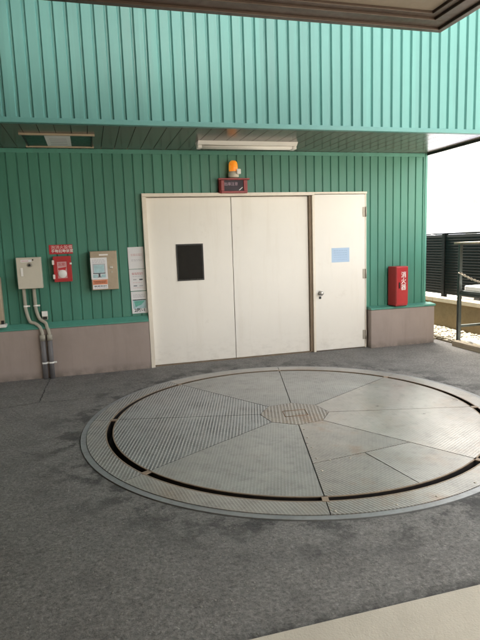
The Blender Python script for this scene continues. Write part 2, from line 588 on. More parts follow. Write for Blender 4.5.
# soffit with shallow joints running front to back
def soffit_mesh():
    bm = bmesh.new()
    x = XL
    while x < CORNER - .01:
        w = min(.15, CORNER - x)
        box(bm, x + .003, x + w - .003, FY + .031, .0, SZ, SZ + .03)
        x += .15
    box(bm, XL, CORNER, FY + .031, 0., SZ + .031, SZ + .06)
    return bm
obj('soffit', soffit_mesh(), 'soffit', bld)
bx('soffit_edge_trim', 'black', bld, CORNER - .002, CORNER + .016, FY + .034, .0, SZ - .03, SZ + .06)
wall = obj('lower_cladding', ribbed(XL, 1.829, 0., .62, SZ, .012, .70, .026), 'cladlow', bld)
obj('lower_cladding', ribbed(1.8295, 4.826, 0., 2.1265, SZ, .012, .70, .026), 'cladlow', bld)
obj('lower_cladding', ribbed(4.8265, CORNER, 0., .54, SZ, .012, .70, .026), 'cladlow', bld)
bx('corner_trim', 'flash', bld, CORNER - .03, CORNER + .006, -.018, .05, .565, SZ, .003)
bx('top_trim', 'flash', bld, XL, CORNER - .04, -.022, -.0135, SZ - .05, SZ - .004)
# body of the building behind the sheets
bx('side_wall', 'clad', bld, CORNER - .06, CORNER - .002, .055, 9.0, 0., FZ)
bx('inner_wall', 'jamb', bld, XL, CORNER - .065, .14, .2, 0., FZ)
bx('side_wall', 'clad', bld, CORNER - .06, CORNER - .004, FY + .04, .05, SZ + .07, FZ)
bx('roof', 'roof', bld, XL, CORNER + .03, FY - .05, 9.05, FZ + .002, FZ + .12)
bx('rear_wall', 'clad', bld, XL, CORNER - .07, 8.9, 9.0, 0., FZ)
# plinths with sloped flashing
PL0, PL1 = 1.845, 4.842
obj('plinth', prism(bmesh.new(), [(-.09, -.02), (.10, -.02), (.10, .585), (-.09, .585)], 0, XL, PL0 - .02), 'plinth', bld)
obj('plinth_flashing', prism(bmesh.new(), [(-.098, .588), (-.016, .588), (-.016, .655), (-.03, .655), (-.098, .604)], 0, XL, PL0 - .02), 'flash', bld)
obj('plinth', box(bmesh.new(), PL1, 5.845, -.14, 3.0, -.02, .528, .012), 'plinth', bld)
obj('plinth_flashing', prism(bmesh.new(), [(-.150, .531), (-.015, .531), (-.015, .572), (-.150, .556)], 0, PL1 - .004, 5.855), 'flash', bld)
bx('plinth_flashing', 'flash', bld, CORNER + .008, 5.855, -.012, 3.0, .531, .565)

# doors
fr = bmesh.new()
box(fr, 1.832, 1.880, -.075, .10, -.01, 2.085)                      # left jamb
box(fr, 1.832, 4.045, -.075, .10, 2.087, 2.125)                     # head over the sliders
box(fr, 4.048, 4.824, -.058, .10, 2.100, 2.126)                      # head over the hinged leaf
box(fr, 4.808, 4.824, -.040, .10, -.01, 2.098)
box(fr, 4.031, 4.062, -.055, .10, -.01, 2.084)
box(fr, 4.048, 4.062, -.055, .10, 2.0845, 2.099)
obj('door_frame', fr, 'doorframe', bld)
bx('door_jamb', 'jamb', bld, 3.995, 4.030, -.03, .13, -.01, 2.085)  # brown puts the shadow of the door gap into the strip's colour
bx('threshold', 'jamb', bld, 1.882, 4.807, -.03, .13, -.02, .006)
def leaf(x0, x1, y0, y1, z0, z1):
    return box(bmesh.new(), x0, x1, y0, y1, z0, z1, .004)
sl = obj('sliding_door', leaf(1.883, 2.944, .005, .045, .010, 2.080), 'door', bld)
obj('sliding_door', leaf(2.951, 3.99, .005, .045, .010, 2.080), 'door', bld)
wf = bmesh.new()
for a in ((2.222, 2.564, -.003, .004, 1.497, 1.512), (2.222, 2.564, -.003, .004, 1.056, 1.071),
          (2.222, 2.237, -.003, .004, 1.072, 1.496), (2.549, 2.564, -.003, .004, 1.072, 1.496)):
    box(wf, *a)
wfo = obj('window_frame', wf, 'black', sl)
bx('window_pane', 'blackglass', sl, 2.238, 2.548, -.001, .004, 1.072, 1.496)
hd = obj('hinged_door', leaf(4.065, 4.800, -.045, -.005, .012, 2.094), 'door', bld)
kn = bmesh.new()
tube(kn, [(4.128, -.046, .80), (4.128, -.072, .80)], [.030, .026], 16)
tube(kn, [(4.128, -.07, .80), (4.128, -.085, .80), (4.128, -.10, .80), (4.128, -.112, .80), (4.128, -.118, .80)], [.014, .024, .031, .026, .010], 16)
obj('door_knob', kn, 'steel', hd)
bx('keyhole_plate', 'black', hd, 4.112, 4.144, -.049, -.0455, .72, .752, .003)
for z in (1.86, 1.03, .185):
    h = bmesh.new()
    box(h, 4.765, 4.803, -.0525, -.046, z - .065, z + .065, .003)
    tube(h, [(4.808, -.06, z - .065), (4.808, -.06, z + .065)], .009, 10)
    obj('hinge', h, 'hinge', hd)

# ------------------------------------------------------------------ canopy we stand under
CY, CX, CZ = -2.7, 4.01, 3.108
can = thing('loading_canopy', 'brown edged canopy with taupe board underside over the viewer', 'canopy', (-4, -2.7, 0))
def cpart(name, bm, mat):
    o = obj(name, bm, mat, can)
    o.location = (4, 2.7, 0)
    return o
XB = -7.0
b = bmesh.new()
for x in (XB, -5.2, -3.4, -1.6, .2, 2.0):
    x2 = min(x + 1.8, CX - .23) if x < 2.0 else CX - .235
    box(b, x + .003, x2 - .003, -9.3, CY - .235, CZ + .055, CZ + .08)
cpart('soffit_board', b, 'canopyboard')
b = bmesh.new()   # stepped fascia: inner lip, flat bottom, outer gutter
for (o0, o1, z0, z1) in ((0., .05, 0., .26), (.052, .17, .018, .24), (.172, .232, .036, .22)):
    box(b, XB, CX - o0, CY - o1, CY - o0, CZ + z0, CZ + z1, .004)
    box(b, CX - o1, CX - o0, -9.3, CY - o1 - .001, CZ + z0, CZ + z1, .004)
cpart('edge_trim', b, 'brown')
cpart('roof', box(bmesh.new(), XB, CX - .06, -9.3, CY - .06, CZ + .262, CZ + .30), 'roof')
cpart('rear_wall', box(bmesh.new(), XB, 5.2, -9.7, -9.45, 3.302, 7.5), 'whitewall')  # unseen wall, upper part kept white to bounce sun onto the cladding
cpart('rear_wall', box(bmesh.new(), XB, 5.2, -9.7, -9.45, 0, 3.30), 'beige')
cpart('side_wall', box(bmesh.new(), -1.7, -1.5, -9.44, -1.45, 0, 6.2), 'lowwall')  # unseen wall added to darken the left end of the court
cpart('added_shade_roof', box(bmesh.new(), XB, 2.0, -9.44, -1.45, 6.21, 6.4), 'canopyboard')  # unseen roof added to keep sky light off the left side

# ------------------------------------------------------------------ car turntable
tt = thing('car_turntable', 'round steel car turntable of worn chequer plates set in the asphalt', 'turntable', (TC[0], TC[1], 0))
R_SLOT0, R_SLOT1 = 1.542, 1.608
def annulus(r0, r1, z0, z1, a0=0., a1=2 * PI, n=128):
    bm = bmesh.new()
    full = abs(a1 - a0 - 2 * PI) < 1e-6
    m = max(4, int(n * (a1 - a0) / (2 * PI)))
    rows = []
    for i in range(m if full else m + 1):
        a = a0 + (a1 - a0) * i / m
        c, s_ = math.cos(a), math.sin(a)
        rows.append([bm.verts.new((r * c, r * s_, z)) for r, z in ((r0, z0), (r1, z0), (r1, z1), (r0, z1))])
    k = len(rows)
    for i in range(k if full else k - 1):
        A, B = rows[i], rows[(i + 1) % k]
        for j in range(4):
            bm.faces.new((A[j], A[(j + 1) % 4], B[(j + 1) % 4], B[j]))
    if not full:
        bm.faces.new(rows[0])
        bm.faces.new(rows[-1][::-1])
    return bm
obj('pit_floor', lathe(bmesh.new(), [(0, -.13), (R_OUT, -.13), (R_OUT, -.12), (0, -.12)], 0, 0, 64, False), 'slot', tt)
obj('rim', annulus(1.757, R_OUT, -.1, .006), 'rim', tt)
ANG = [-150, -105, -60, -15, 30, 75, 120, 165]
def sector(a0, a1, r0, r1, z0, z1, gap=.004):
    """plate between two radial seams; straight inner edge against the hub"""
    bm = bmesh.new()
    n = 26
    A0, A1 = math.radians(a0), math.radians(a1)
    pts = []
    for i in range(n + 1):
        t = A0 + gap / r1 + (A1 - A0 - 2 * gap / r1) * i / n
        pts.append((r1 * math.cos(t), r1 * math.sin(t)))
    g0 = gap / r0
    pts += [(r0 * math.cos(A1 - g0), r0 * math.sin(A1 - g0)), (r0 * math.cos(A0 + g0), r0 * math.sin(A0 + g0))]
    return prism(bm, pts, 2, z0, z1)
PLM = {
    'bold': plate_mat('plate_bold_rows', 73, .0255, 1.0, (.96, 1.0, 1.02), .12),
    'mid': plate_mat('plate_mid_rows', 73, .026, .55, (1, 1, 1), .2),
    'faint': plate_mat('plate_faint_rows', 70, .021, .16, (1.0, 1.0, .97), .15),
    'cross': plate_mat('plate_cross_rows', 112, .021, .6, (1.10, 1.04, .98), .95, .16),
    'warm': plate_mat('plate_smooth_warm_glow', 30, .021, .10, (1.14, 1.09, 1.04), .35, .17),  # pale warm tint paints in the reflected glow on the right
    'hub': plate_mat('plate_hub', 73, .030, .8, (.98, .86, .74), .9),
    'ring': plate_mat('ring_rows', 73, .0255, .85, (1.0, .99, .97), .3),
    'ringf': plate_mat('ring_faint_rows', 96, .020, .25, (1.10, 1.06, 1.02), .4, .14),
}
deck = {-150: 'faint', -105: 'cross', -60: 'warm', -15: 'warm', 30: 'faint', 75: 'faint', 120: 'bold', 165: 'bold'}
HUB = .30
for a in ANG:
    a1 = a + 45
    if a == -105:
        # this bay is made of three smaller plates
        ch = lambda r0, r1: None
        A0, A1 = math.radians(-105), math.radians(-60)
        def P(r, deg):
            return (r * math.cos(math.radians(deg)), r * math.sin(math.radians(deg)))
        g_ = .004
        inner = [P(HUB + .004, -104.2), P(1.072, -104.8), P(.996, -82), P(1.072, -60.2), P(HUB + .004, -60.8)]
        obj('deck_plate', prism(bmesh.new(), inner, 2, -.03, .012), PLM['cross'], tt)
        o1 = [P(1.08, -104.8)] + [P(R_SLOT0, -104.85 + (22.7) * i / 14) for i in range(15)] + [P(1.004, -82.3)]
        obj('deck_plate', prism(bmesh.new(), o1, 2, -.03, .012), PLM['cross'], tt)
        o2 = [P(1.004, -81.8)] + [P(R_SLOT0, -81.85 + (21.7) * i / 14) for i in range(15)] + [P(1.08, -60.2)]
        obj('deck_plate', prism(bmesh.new(), o2, 2, -.03, .012), PLM['ringf'], tt)
    else:
        obj('deck_plate', sector(a, a1, HUB + .004, R_SLOT0, -.03, .012), PLM[deck[a]], tt)
    rk = 'ring' if a in (120, 165) else 'ringf'
    if a == -105:
        rk = 'cross'
    obj('ring_plate', annulus(R_SLOT1, 1.754, -.1, .010, math.radians(a) + .0018, math.radians(a1) - .0018), PLM[rk], tt)
hubm = [(HUB * math.cos(math.radians(a)), HUB * math.sin(math.radians(a))) for a in ANG]
hub = obj('hub_plate', prism(bmesh.new(), hubm, 2, -.03, .013), PLM['hub'], tt)
hb = bmesh.new()
for a, bb in (((-.11, -.07), (.09, -.09)), ((.09, -.09), (.12, .06)), ((.12, .06), (-.08, .08)), ((-.08, .08), (-.11, -.07))):
    tube(hb, [(a[0], a[1], .012), (bb[0], bb[1], .012)], .0045, 6)
obj('hatch_seam', hb, 'rust', hub)
# small lip round the deck edge, rusted, and steel tabs that bridge the slot at each seam
obj('deck_rim', annulus(R_SLOT0 + .001, R_SLOT0 + .010, .007, .0125), 'rustlip', tt)
obj('pit_wall', annulus(R_SLOT0 + .001, R_SLOT0 + .006, -.12, .0065), 'slot', tt)
obj('ring_rim', annulus(R_SLOT1 - .010, R_SLOT1 - .001, .005, .0105), 'rustlip', tt)
obj('pit_wall', annulus(R_SLOT1 - .006, R_SLOT1 - .001, -.12, .0045), 'slot', tt)
for a in ANG:
    t = math.radians(a)
    bm = bmesh.new()
    box(bm, R_SLOT0 - .002, R_SLOT1 + .002, -.020, .020, .003, .0125, .002)
    bmesh.ops.rotate(bm, verts=bm.verts[:], cent=(0, 0, 0), matrix=Matrix.Rotation(t, 3, 'Z'))
    obj('bridge_tab', bm, 'rustlip', tt)
def bolt(x, y, z=.012):
    bm = bmesh.new()
    lathe(bm, [(0, z + .004), (.006, z + .0035), (.010, z), (.010, z - .01)], x, y, 8)
    obj('bolt', bm, 'hinge', tt)
for r in (.42, .60, .80, 1.0, 1.2, 1.48):
    t = math.radians(-104.0 + .6 / r)
    bolt(r * math.cos(t) + .012, r * math.sin(t))
for r in (1.74,):
    for d in (-104, -92, -83, -72, -62):
        bolt((r - .02) * math.cos(math.radians(d)), (r - .02) * math.sin(math.radians(d)), .010)
for d in (-98, -90):
    bolt(1.04 * math.cos(math.radians(d)), 1.04 * math.sin(math.radians(d)))

# ------------------------------------------------------------------ fittings under the soffit
fl = thing('fluorescent_fixture', 'white fluorescent light fitting, unlit, under the dark soffit above the doors', 'ceiling light', (3.02, -.55, SZ))
bm = bmesh.new()
prism(bm, [(-.05, -.038), (.05, -.038), (.085, -.004), (.085, 0.), (-.085, 0.), (-.085, -.004)], 0, -.59, .59)
obj('housing', bm, 'white', fl)
obj('tube_lamp', tube(bmesh.new(), [(-.54, -.03, -.055), (.54, -.03, -.055)], .0165, 14), 'white', fl)
obj('tube_lamp', tube(bmesh.new(), [(-.54, .03, -.055), (.54, .03, -.055)], .0165, 14), 'white', fl)
for s_ in (-1, 1):
    obj('lamp_holder', box(bmesh.new(), s_ * .565 - .022, s_ * .565 + .022, -.05, .05, -.074, -.039, .005), 'white', fl)

ah = thing('ceiling_hatch', 'framed dark hatch with a pale paper label in the soffit at upper left', 'hatch', (.96, -.51, SZ))
for (y0, y1) in ((-.35, -.32), (.32, .35)):
    obj('frame_bar', box(bmesh.new(), -.36, .36, y0, y1, -.02, -.001, .002), 'tan', ah)
for (x0, x1) in ((-.34, -.325), (.325, .34)):
    obj('frame_bar', box(bmesh.new(), x0, x1, -.318, .318, -.012, -.001, .002), 'black', ah)
obj('hatch_panel', box(bmesh.new(), -.322, .322, -.318, .318, -.006, -.001), 'hatch', ah)
lb = obj('paper_label', box(bmesh.new(), -.13, .12, -.30, .30, -.0085, -.0065), 'paper', ah)
for y in (.2, .1, 0., -.1):
    obj('print_line', box(bmesh.new(), -.09, .08, y - .012, y + .012, -.0095, -.0087), 'greyprint', lb)

# warning light and exit warning box over the doors
wb = thing('beacon_lamp', 'amber rotating beacon lamp on a cream base above the red warning box', 'warning light', (2.965, -.105, 2.305))
bm = bmesh.new()
lathe(bm, [(0, .0), (.062, 0), (.066, .01), (.066, .05), (.056, .062), (.056, .07), (0, .07)], 0, 0, 24)
obj('base', bm, 'beige', wb)
bm = bmesh.new()
lathe(bm, [(.054, .071), (.056, .10), (.055, .15), (.047, .182), (.028, .200), (0, .205)], 0, 0, 24)
obj('amber_lens', bm, 'amber', wb)
obj('mount_bracket', box(bmesh.new(), -.045, .045, .0, .10, -.012, -.001, .003), 'tan', wb)
obj('reflector', box(bmesh.new(), .02, .075, -.085, -.058, .03, .095, .012), 'white', wb)
ws = thing('warning_sign_box', 'dark red box sign with black panel and dim lettering over the sliding doors', 'warning sign', (2.964, -.06, 2.20))
bm = bmesh.new()
box(bm, -.18, .18, -.04, .045, -.083, .083, .008)
obj('housing', bm, 'darkred', ws)
bm = bmesh.new()
for a in ((-.20, .20, -.075, -.02, .075, .095), (-.165, .165, -.058, -.041, -.083, -.058), (-.165, -.125, -.058, -.041, -.057, .073), (.125, .165, -.058, -.041, -.057, .073)):
    box(bm, *a, .003)
obj('hood_frame', bm, 'darkred', ws)
obj('display_panel', box(bmesh.new(), -.124, .124, -.046, -.041, -.056, .072), 'screen', ws)
text('lettering', '出庫注意', 'dimtext', ws, (-.035, -.0475, .025), .045)
bm = bmesh.new()
prism(bm, [(.06, -.05), (.075, -.05), (.118, -.012), (.106, -.012)], 1, -.0485, -.0468)
obj('painted_glint', bm, 'inkwhite', ws)  # white sliver drawn in as a reflection on the display

# ------------------------------------------------------------------ boxes and papers on the left wall
cb = thing('control_box', 'beige steel control box with lock and two conduits below, left end of wall', 'control box', (.512, -.012, 1.244))
obj('cabinet', box(bmesh.new(), -.132, .132, -.105, 0, -.178, .178, .004), 'beige', cb)
obj('door_panel', box(bmesh.new(), -.130, .130, -.118, -.106, -.176, .176, .005), 'beige', cb)
lo = obj('name_strip', box(bmesh.new(), -.082, .035, -.1200, -.1182, .125, .152), 'paper', cb)
obj('print_line', box(bmesh.new(), -.074, .0, -.1208, -.1202, .134, .142), 'pinkprint', lo)
bm = bmesh.new()
tube(bm, [(.01, -.118, .092), (.01, -.126, .092)], [.026, .024], 16)
obj('lock_ring', bm, 'steel', cb)
bm = bmesh.new()
tube(bm, [(.008, -.1255, .090), (.008, -.132, .090)], .014, 12)
obj('lock', bm, 'black', cb)
obj('pull_handle', box(bmesh.new(), -.092, -.066, -.128, -.119, -.035, .062, .004), 'white', cb)
obj('hinge', box(bmesh.new(), .04, .055, -.123, -.119, .14, .156, .002), 'black', cb)

def smooth_path(pts, n=8):
    """rounded polyline through control points"""
    out = []
    P_ = [Vector(p) for p in pts]
    P_ = [P_[0] * 2 - P_[1]] + P_ + [P_[-1] * 2 - P_[-2]]
    for i in range(1, len(P_) - 2):
        for k in range(n):
            t = k / n
            a, b_, c_, d = P_[i - 1], P_[i], P_[i + 1], P_[i + 2]
            out.append(.5 * ((2 * b_) + (-a + c_) * t + (2 * a - 5 * b_ + 4 * c_ - d) * t * t + (-a + 3 * b_ - 3 * c_ + d) * t ** 3))
    out.append(P_[-2])
    return out
for i, (xa, xb) in enumerate(((.428, .592), (.538, .668))):
    lab = ('left of the two grey conduits, bending lower, below the beige control box', 'right of the two grey conduits below the beige control box, beside the small switch')[i]
    cd = thing('conduit', lab, 'conduit', (xb, -.1, 0), 0, 'conduits from the control box to the ground')
    off = Vector((-xb, .1, 0))
    zb = .80 if i == 0 else .80
    pth = smooth_path([(xa, -.055, 1.066), (xa, -.05, .90), (xa + .004, -.05, zb + .01), (xa + .035, -.055, .705 - .02 * (1 - i)), (xa + .095, -.075, .655), (xb - .02, -.105, .61), (xb, -.125, .545), (xb, -.128, .49)])
    obj('pipe', tube(bmesh.new(), [p + off for p in pth], .019, 12), 'conduit', cd)
    obj('sleeve', tube(bmesh.new(), [Vector(p) + off for p in ((xb, -.128, .50), (xb, -.128, .25), (xb, -.128, -.02))], .027, 14), 'sleeve', cd)
    obj('coupling', tube(bmesh.new(), [Vector(p) + off for p in ((xb, -.127, .455), (xb, -.127, .525))], .031, 14), 'conduit', cd)
    for z, x, yy in ((.86, xa, -.05), (.19, xb, -.128)):
        rr = .022 if z > .5 else .030
        c_ = obj('pipe_clamp', tube(bmesh.new(), [Vector((x, yy, z - .010)) + off, Vector((x, yy, z + .010)) + off], rr, 14), 'white', cd)
        obj('clamp_ear', box(bmesh.new(), x + off.x + rr - .002, x + off.x + rr + .028, yy + .1 - .002, yy + .1 + .018, z - .009, z + .009), 'white', c_)
sw = thing('switch_box', 'small grey switch box just right of the conduit bend', 'switch', (.632, -.012, .737))
obj('body', box(bmesh.new(), -.030, .030, -.045, 0, -.048, .052, .005), 'conduit', sw)
obj('cover', box(bmesh.new(), -.032, .032, -.052, -.046, -.006, .054, .003), 'white', sw)
obj('rocker', box(bmesh.new(), -.022, .022, -.050, -.046, -.042, -.012, .003), 'black', sw)

# red sign above red box
rsn = thing('red_wall_sign', 'narrow red sign with two lines of white lettering above the red box', 'sign', (.867, -.013, 1.50))
obj('plate', box(bmesh.new(), -.131, .131, -.004, 0, -.054, .054, .001), 'redsign', rsn)
text('lettering', '泡消火設備', 'inkpink', rsn, (0.01, -.0052, .022), .046, sx=1.05, bold=.0003)
text('lettering', '手動起動装置', 'inkwhite', rsn, (0.014, -.0052, -.022), .042, sx=.98, bold=.0003)
rb = thing('red_alarm_box', 'red box with glass window and white hinges under the narrow red sign', 'emergency box', (.873, -.012, 1.272))
obj('case', box(bmesh.new(), -.100, .100, -.070, 0, -.148, .148, .006), 'red', rb)
bm = bmesh.new()
for a in ((-.098, .098, -.082, -.071, .086, .146), (-.098, .098, -.082, -.071, -.146, -.108), (-.098, -.058, -.082, -.071, -.107, .085), (.050, .098, -.082, -.071, -.107, .085)):
    box(bm, *a)
obj('door_frame', bm, 'red', rb)
obj('window_pane', box(bmesh.new(), -.057, .049, -.076, -.0715, -.107, .085), 'pinkprint', rb)
text('lettering', '起動', 'redsign', rb, (-.005, -.0768, .052), .04)
bm = bmesh.new()     # white rounded tag behind the glass
lathe(bm, [(0, -.004), (.045, -.004), (.047, .0), (.045, .004), (0, .004)], 0, 0, 20)
bmesh.ops.rotate(bm, verts=bm.verts[:], cent=(0, 0, 0), matrix=Matrix.Rotation(PI / 2, 3, 'X'))
bmesh.ops.translate(bm, verts=bm.verts[:], vec=(-.004, -.081, -.055))
obj('instruction_tag', bm, 'inkwhite', rb)
bm = bmesh.new()
prism(bm, [(-.05, .01), (.044, .025), (.03, -.012), (-.05, -.006)], 1, -.0785, -.0765)
obj('red_stripe', bm, 'redsign', rb)
for z in (.080, -.085):
    obj('hinge', box(bmesh.new(), -.112, -.088, -.090, -.060, z - .026, z + .026, .004), 'white', rb)
obj('latch', box(bmesh.new(), .082, .106, -.092, -.083, .05, .072, .003), 'white', rb)

# tan box with posters
tb = thing('tan_wall_box', 'tan steel wall cabinet half covered by taped paper notices', 'cabinet', (1.341, -.012, 1.236))
obj('cabinet', box(bmesh.new(), -.153, .153, -.112, 0, -.228, .228, .004), 'tan', tb)
obj('door_panel', box(bmesh.new(), -.150, .150, -.126, -.113, -.225, .225, .005), 'tan', tb)
obj('latch', box(bmesh.new(), .062, .098, -.133, -.127, .02, .05, .003), 'steel', tb)
bm = bmesh.new()
tube(bm, [(.085, -.127, -.02), (.085, -.131, -.02)], .012, 10)
obj('key_lock', bm, 'hinge', tb)
obj('name_strip', box(bmesh.new(), -.05, .05, -.1285, -.1265, .175, .192), 'inkwhite', tb)
def paper(name, label, cx, cz, w, h, y, marks, mat='paper', group=None, tilt=0.):
    t = thing(name, label, 'notice', (cx, y, cz), 0, group)
    t.rotation_euler = (0, tilt, 0)
    obj('sheet', box(bmesh.new(), -w / 2, w / 2, -.0008, 0, -h / 2, h / 2), mat, t)
    for (nm, x0, x1, z0, z1, m) in marks:
        obj(nm, box(bmesh.new(), x0, x1, -.0018, -.0010, z0, z1), m, t)
    return t
def lines(x0, x1, zs, m, h=.006, seed=1):
    rnd = random.Random(seed)
    out = []
    for z in zs:
        x = x0
        while x < x1 - .008:
            w = min(rnd.uniform(.012, .035), x1 - x)
            out.append(('print_line', x, x + w, z - h / 2, z + h / 2, m))
            x += w + .006
    return out
PY = -.1395
p = paper('paper_notice', 'white notice with a screen diagram on the left half of the tan box', 1.282, 1.262, .188, .252, PY, [
    ('picture_frame', -.072, .070, .045, .055, 'greyprint'), ('picture_frame', -.072, .070, -.062, -.052, 'darkprint'),
    ('picture_frame', -.072, -.062, -.051, .044, 'greyprint'), ('picture_frame', .060, .070, -.051, .044, 'greyprint'),
    ('picture', -.060, .058, -.050, .043, 'cyanprint'), ('diagram_stand', -.012, .010, -.095, -.063, 'darkprint'),
    ('diagram_stand', -.022, .022, -.104, -.096, 'darkprint'), ('picture', -.075, -.018, -.108, -.070, 'cyanprint'), ('picture', .018, .072, -.108, -.070, 'cyanprint')]
    + lines(-.075, .075, (.10, .085, .070), 'greyprint', .005, 3))
p2 = paper('paper_notice', 'notice with an orange printed band at bottom left of the tan box', 1.284, 1.077, .172, .112, PY, [
    ('orange_band', -.084, .084, -.004, .053, 'orangeprint')] + lines(-.07, .07, (.034, .016), 'inkpink', .007, 5) + lines(-.07, .075, (-.022,), 'darkprint', .010, 6) + lines(-.07, .075, (-.040,), 'greyprint', .006, 7))
PY = -.0135
GP = 'notices taped beside the doors'
paper('paper_notice', 'faintly printed white notice, topmost of three taped beside the doors', 1.726, 1.365, .190, .264, PY,
      lines(-.06, .07, (.045, .03), 'pinkprint', .006, 8) + lines(-.06, .07, (-.02, -.034), 'greyprint', .004, 9), group=GP, tilt=-.01)
paper('paper_notice', 'white notice with pink heading, middle of three taped beside the doors', 1.730, 1.097, .192, .262, PY,
      lines(-.065, .065, (.085, .070), 'pinkprint', .010, 10) + lines(-.06, .06, (.045,), 'greyprint', .004, 11)
      + [('sketch', -.055, -.015, .0, .012, 'greyprint'), ('sketch', .02, .06, -.004, .012, 'darkprint'), ('sketch', -.055, -.012, -.075, -.066, 'darkprint'), ('sketch', .015, .06, -.078, -.068, 'greyprint')]
      + lines(-.06, .06, (-.03, -.095), 'pinkprint', .004, 12), group=GP, tilt=-.012)
p3 = paper('paper_notice', 'notice with a green map picture and bold black figures, lowest of three beside doors', 1.735, .822, .190, .270, PY,
      [('picture', -.080, .080, -.075, .035, 'cyanprint'), ('heading_bar', -.080, .080, .026, .036, 'darkprint')] + lines(-.07, .07, (.095, .08, .065), 'greyprint', .005, 13), group=GP, tilt=-.012)
bm = bmesh.new()
prism(bm, [(-.065, .018), (.068, .018), (.02, -.03), (-.05, -.055)], 1, -.0030, -.0020)
obj('map_picture', bm, 'greenprint', p3)
text('lettering', '2階-1', 'darkprint', p3, (-.0, -.0024, -.098), .052, sx=1.15, bold=.001)
# left-edge cabinet, mostly out of frame
lc = thing('leftmost_wall_cabinet', 'tan cabinet with a white foot cut off by the left edge', 'cabinet', (.037, -.012, .90))
obj('cabinet', box(bmesh.new(), -.17, .155, -.09, 0, -.22, .31, .008), 'tan', lc)
obj('door_panel', box(bmesh.new(), -.165, .150, -.102, -.091, -.215, .305, .006), 'tan', lc)
obj('corner_cap', box(bmesh.new(), .125, .158, -.105, -.092, -.222, -.18, .004), 'black', lc)
obj('foot_tray', box(bmesh.new(), -.17, .175, -.11, 0, -.262, -.225, .005), 'white', lc)
# paper on the hinged door
paper('blue_notice', 'pale blue paper taped to the cream hinged door', 4.434, 1.296, .262, .192, -.0455,
      lines(-.10, .10, (.06, .03, 0., -.03, -.06), 'blueprint', .008, 20), 'bluepaper')

# ------------------------------------------------------------------ fire extinguisher box
ex = thing('extinguisher_box', 'tall red fire extinguisher cabinet with white lettering standing on the right plinth', 'extinguisher box', (5.262, -.105, .566), math.radians(8))
bm = bmesh.new()
box(bm, -.098, .104, -.098, .075, .006, .545, .010)
obj('case', bm, 'red', ex)
bm = bmesh.new()
box(bm, -.093, .099, -.106, -.0985, .030, .535, .006)
dr = obj('door', bm, 'red', ex)
obj('base', box(bmesh.new(), -.09, .096, -.085, .07, -.004, .007), 'black', ex)
for ch, z in zip('消火器', (.425, .340, .255)):
    text('lettering', ch, 'inkwhite', dr, (.022, -.1072, z), .088, bold=.0007)
bm = bmesh.new()
box(bm, -.060, -.042, -.118, -.106, .250, .330, .004)
obj('latch', bm, 'black', dr)

# ------------------------------------------------------------------ right-hand side: low wall, fence, gravel, rack
lw = thing('low_block_wall', 'low brown block wall with cream coping stones under the black fence', 'wall', (6.8, 0, 0))
WX = 6.66
obj('wall', box(bmesh.new(), WX + .02 - 6.8, WX + .18 - 6.8, -7., 9., -.02, .432), 'lowwall', lw)
y = -7.0
k = 0
ys = [-7., -6.2, -5.4, -4.6, -3.8, -3.0, -2.2, -1.35, -.45, .36, 1.02, 1.8, 2.6, 3.4, 4.2, 5., 5.8, 6.6, 7.4, 8.2, 9.]
for a, c_ in zip(ys, ys[1:]):
    obj('coping_stone', box(bmesh.new(), WX - .02 - 6.8, WX + .22 - 6.8, a + .006, c_ - .006, .435, .505, .006), 'coping', lw)
fe = thing('black_fence', 'black louvred metal fence on top of the low block wall', 'fence', (6.82, 0, .505))
posts = [-7., -5., -3., -1.05, .97, 3.0, 5.0, 7.0, 9.]
for py in posts:
    obj('post', box(bmesh.new(), -.035, .035, py - .035, py + .035, 0, 1.045, .004), 'fence', fe)
for a, c_ in zip(posts, posts[1:]):
    bm = bmesh.new()
    z = .05
    while z < 1.0:
        prism(bm, [(-.022, z), (-.018, z - .006), (.020, z - .006), (.020, z + .036), (-.018, z + .036)], 1, a + .038, c_ - .038)
        z += .044
    box(bm, -.018, .018, a + .038, c_ - .038, 1.02, 1.045)
    obj('louvre_panel', bm, 'fence', fe)
    obj('backing_sheet', box(bmesh.new(), .024, .030, a + .038, c_ - .038, .04, 1.018), 'fence', fe)
# gravel bed
bm = bmesh.new()
box(bm, 6.02, WX + .018, -3.0, 9.0, -.003, .018)
struct(obj('gravel_bed', bm, 'pebble'))
bm = bmesh.new()
rnd = random.Random(11)
for i in range(1500):
    yy = rnd.uniform(-.6, 3.2) if i < 1200 else rnd.uniform(-3, -.6)
    xx = rnd.uniform(6.04, WX + .0)
    s_ = rnd.uniform(.012, .032)
    r = bmesh.ops.create_icosphere(bm, subdivisions=1, radius=s_)
    for v in r['verts']:
        v.co.x *= rnd.uniform(.8, 1.5)
        v.co.z *= .7
        v.co += Vector((xx, yy, .02 + s_ * .3))
struct(obj('gravel', bm, 'pebble'), 'stuff')
bx_k = struct(bx('gravel_kerb', 'coping', None, 5.975, 6.02, .06, 9., -.02, .03, .004))

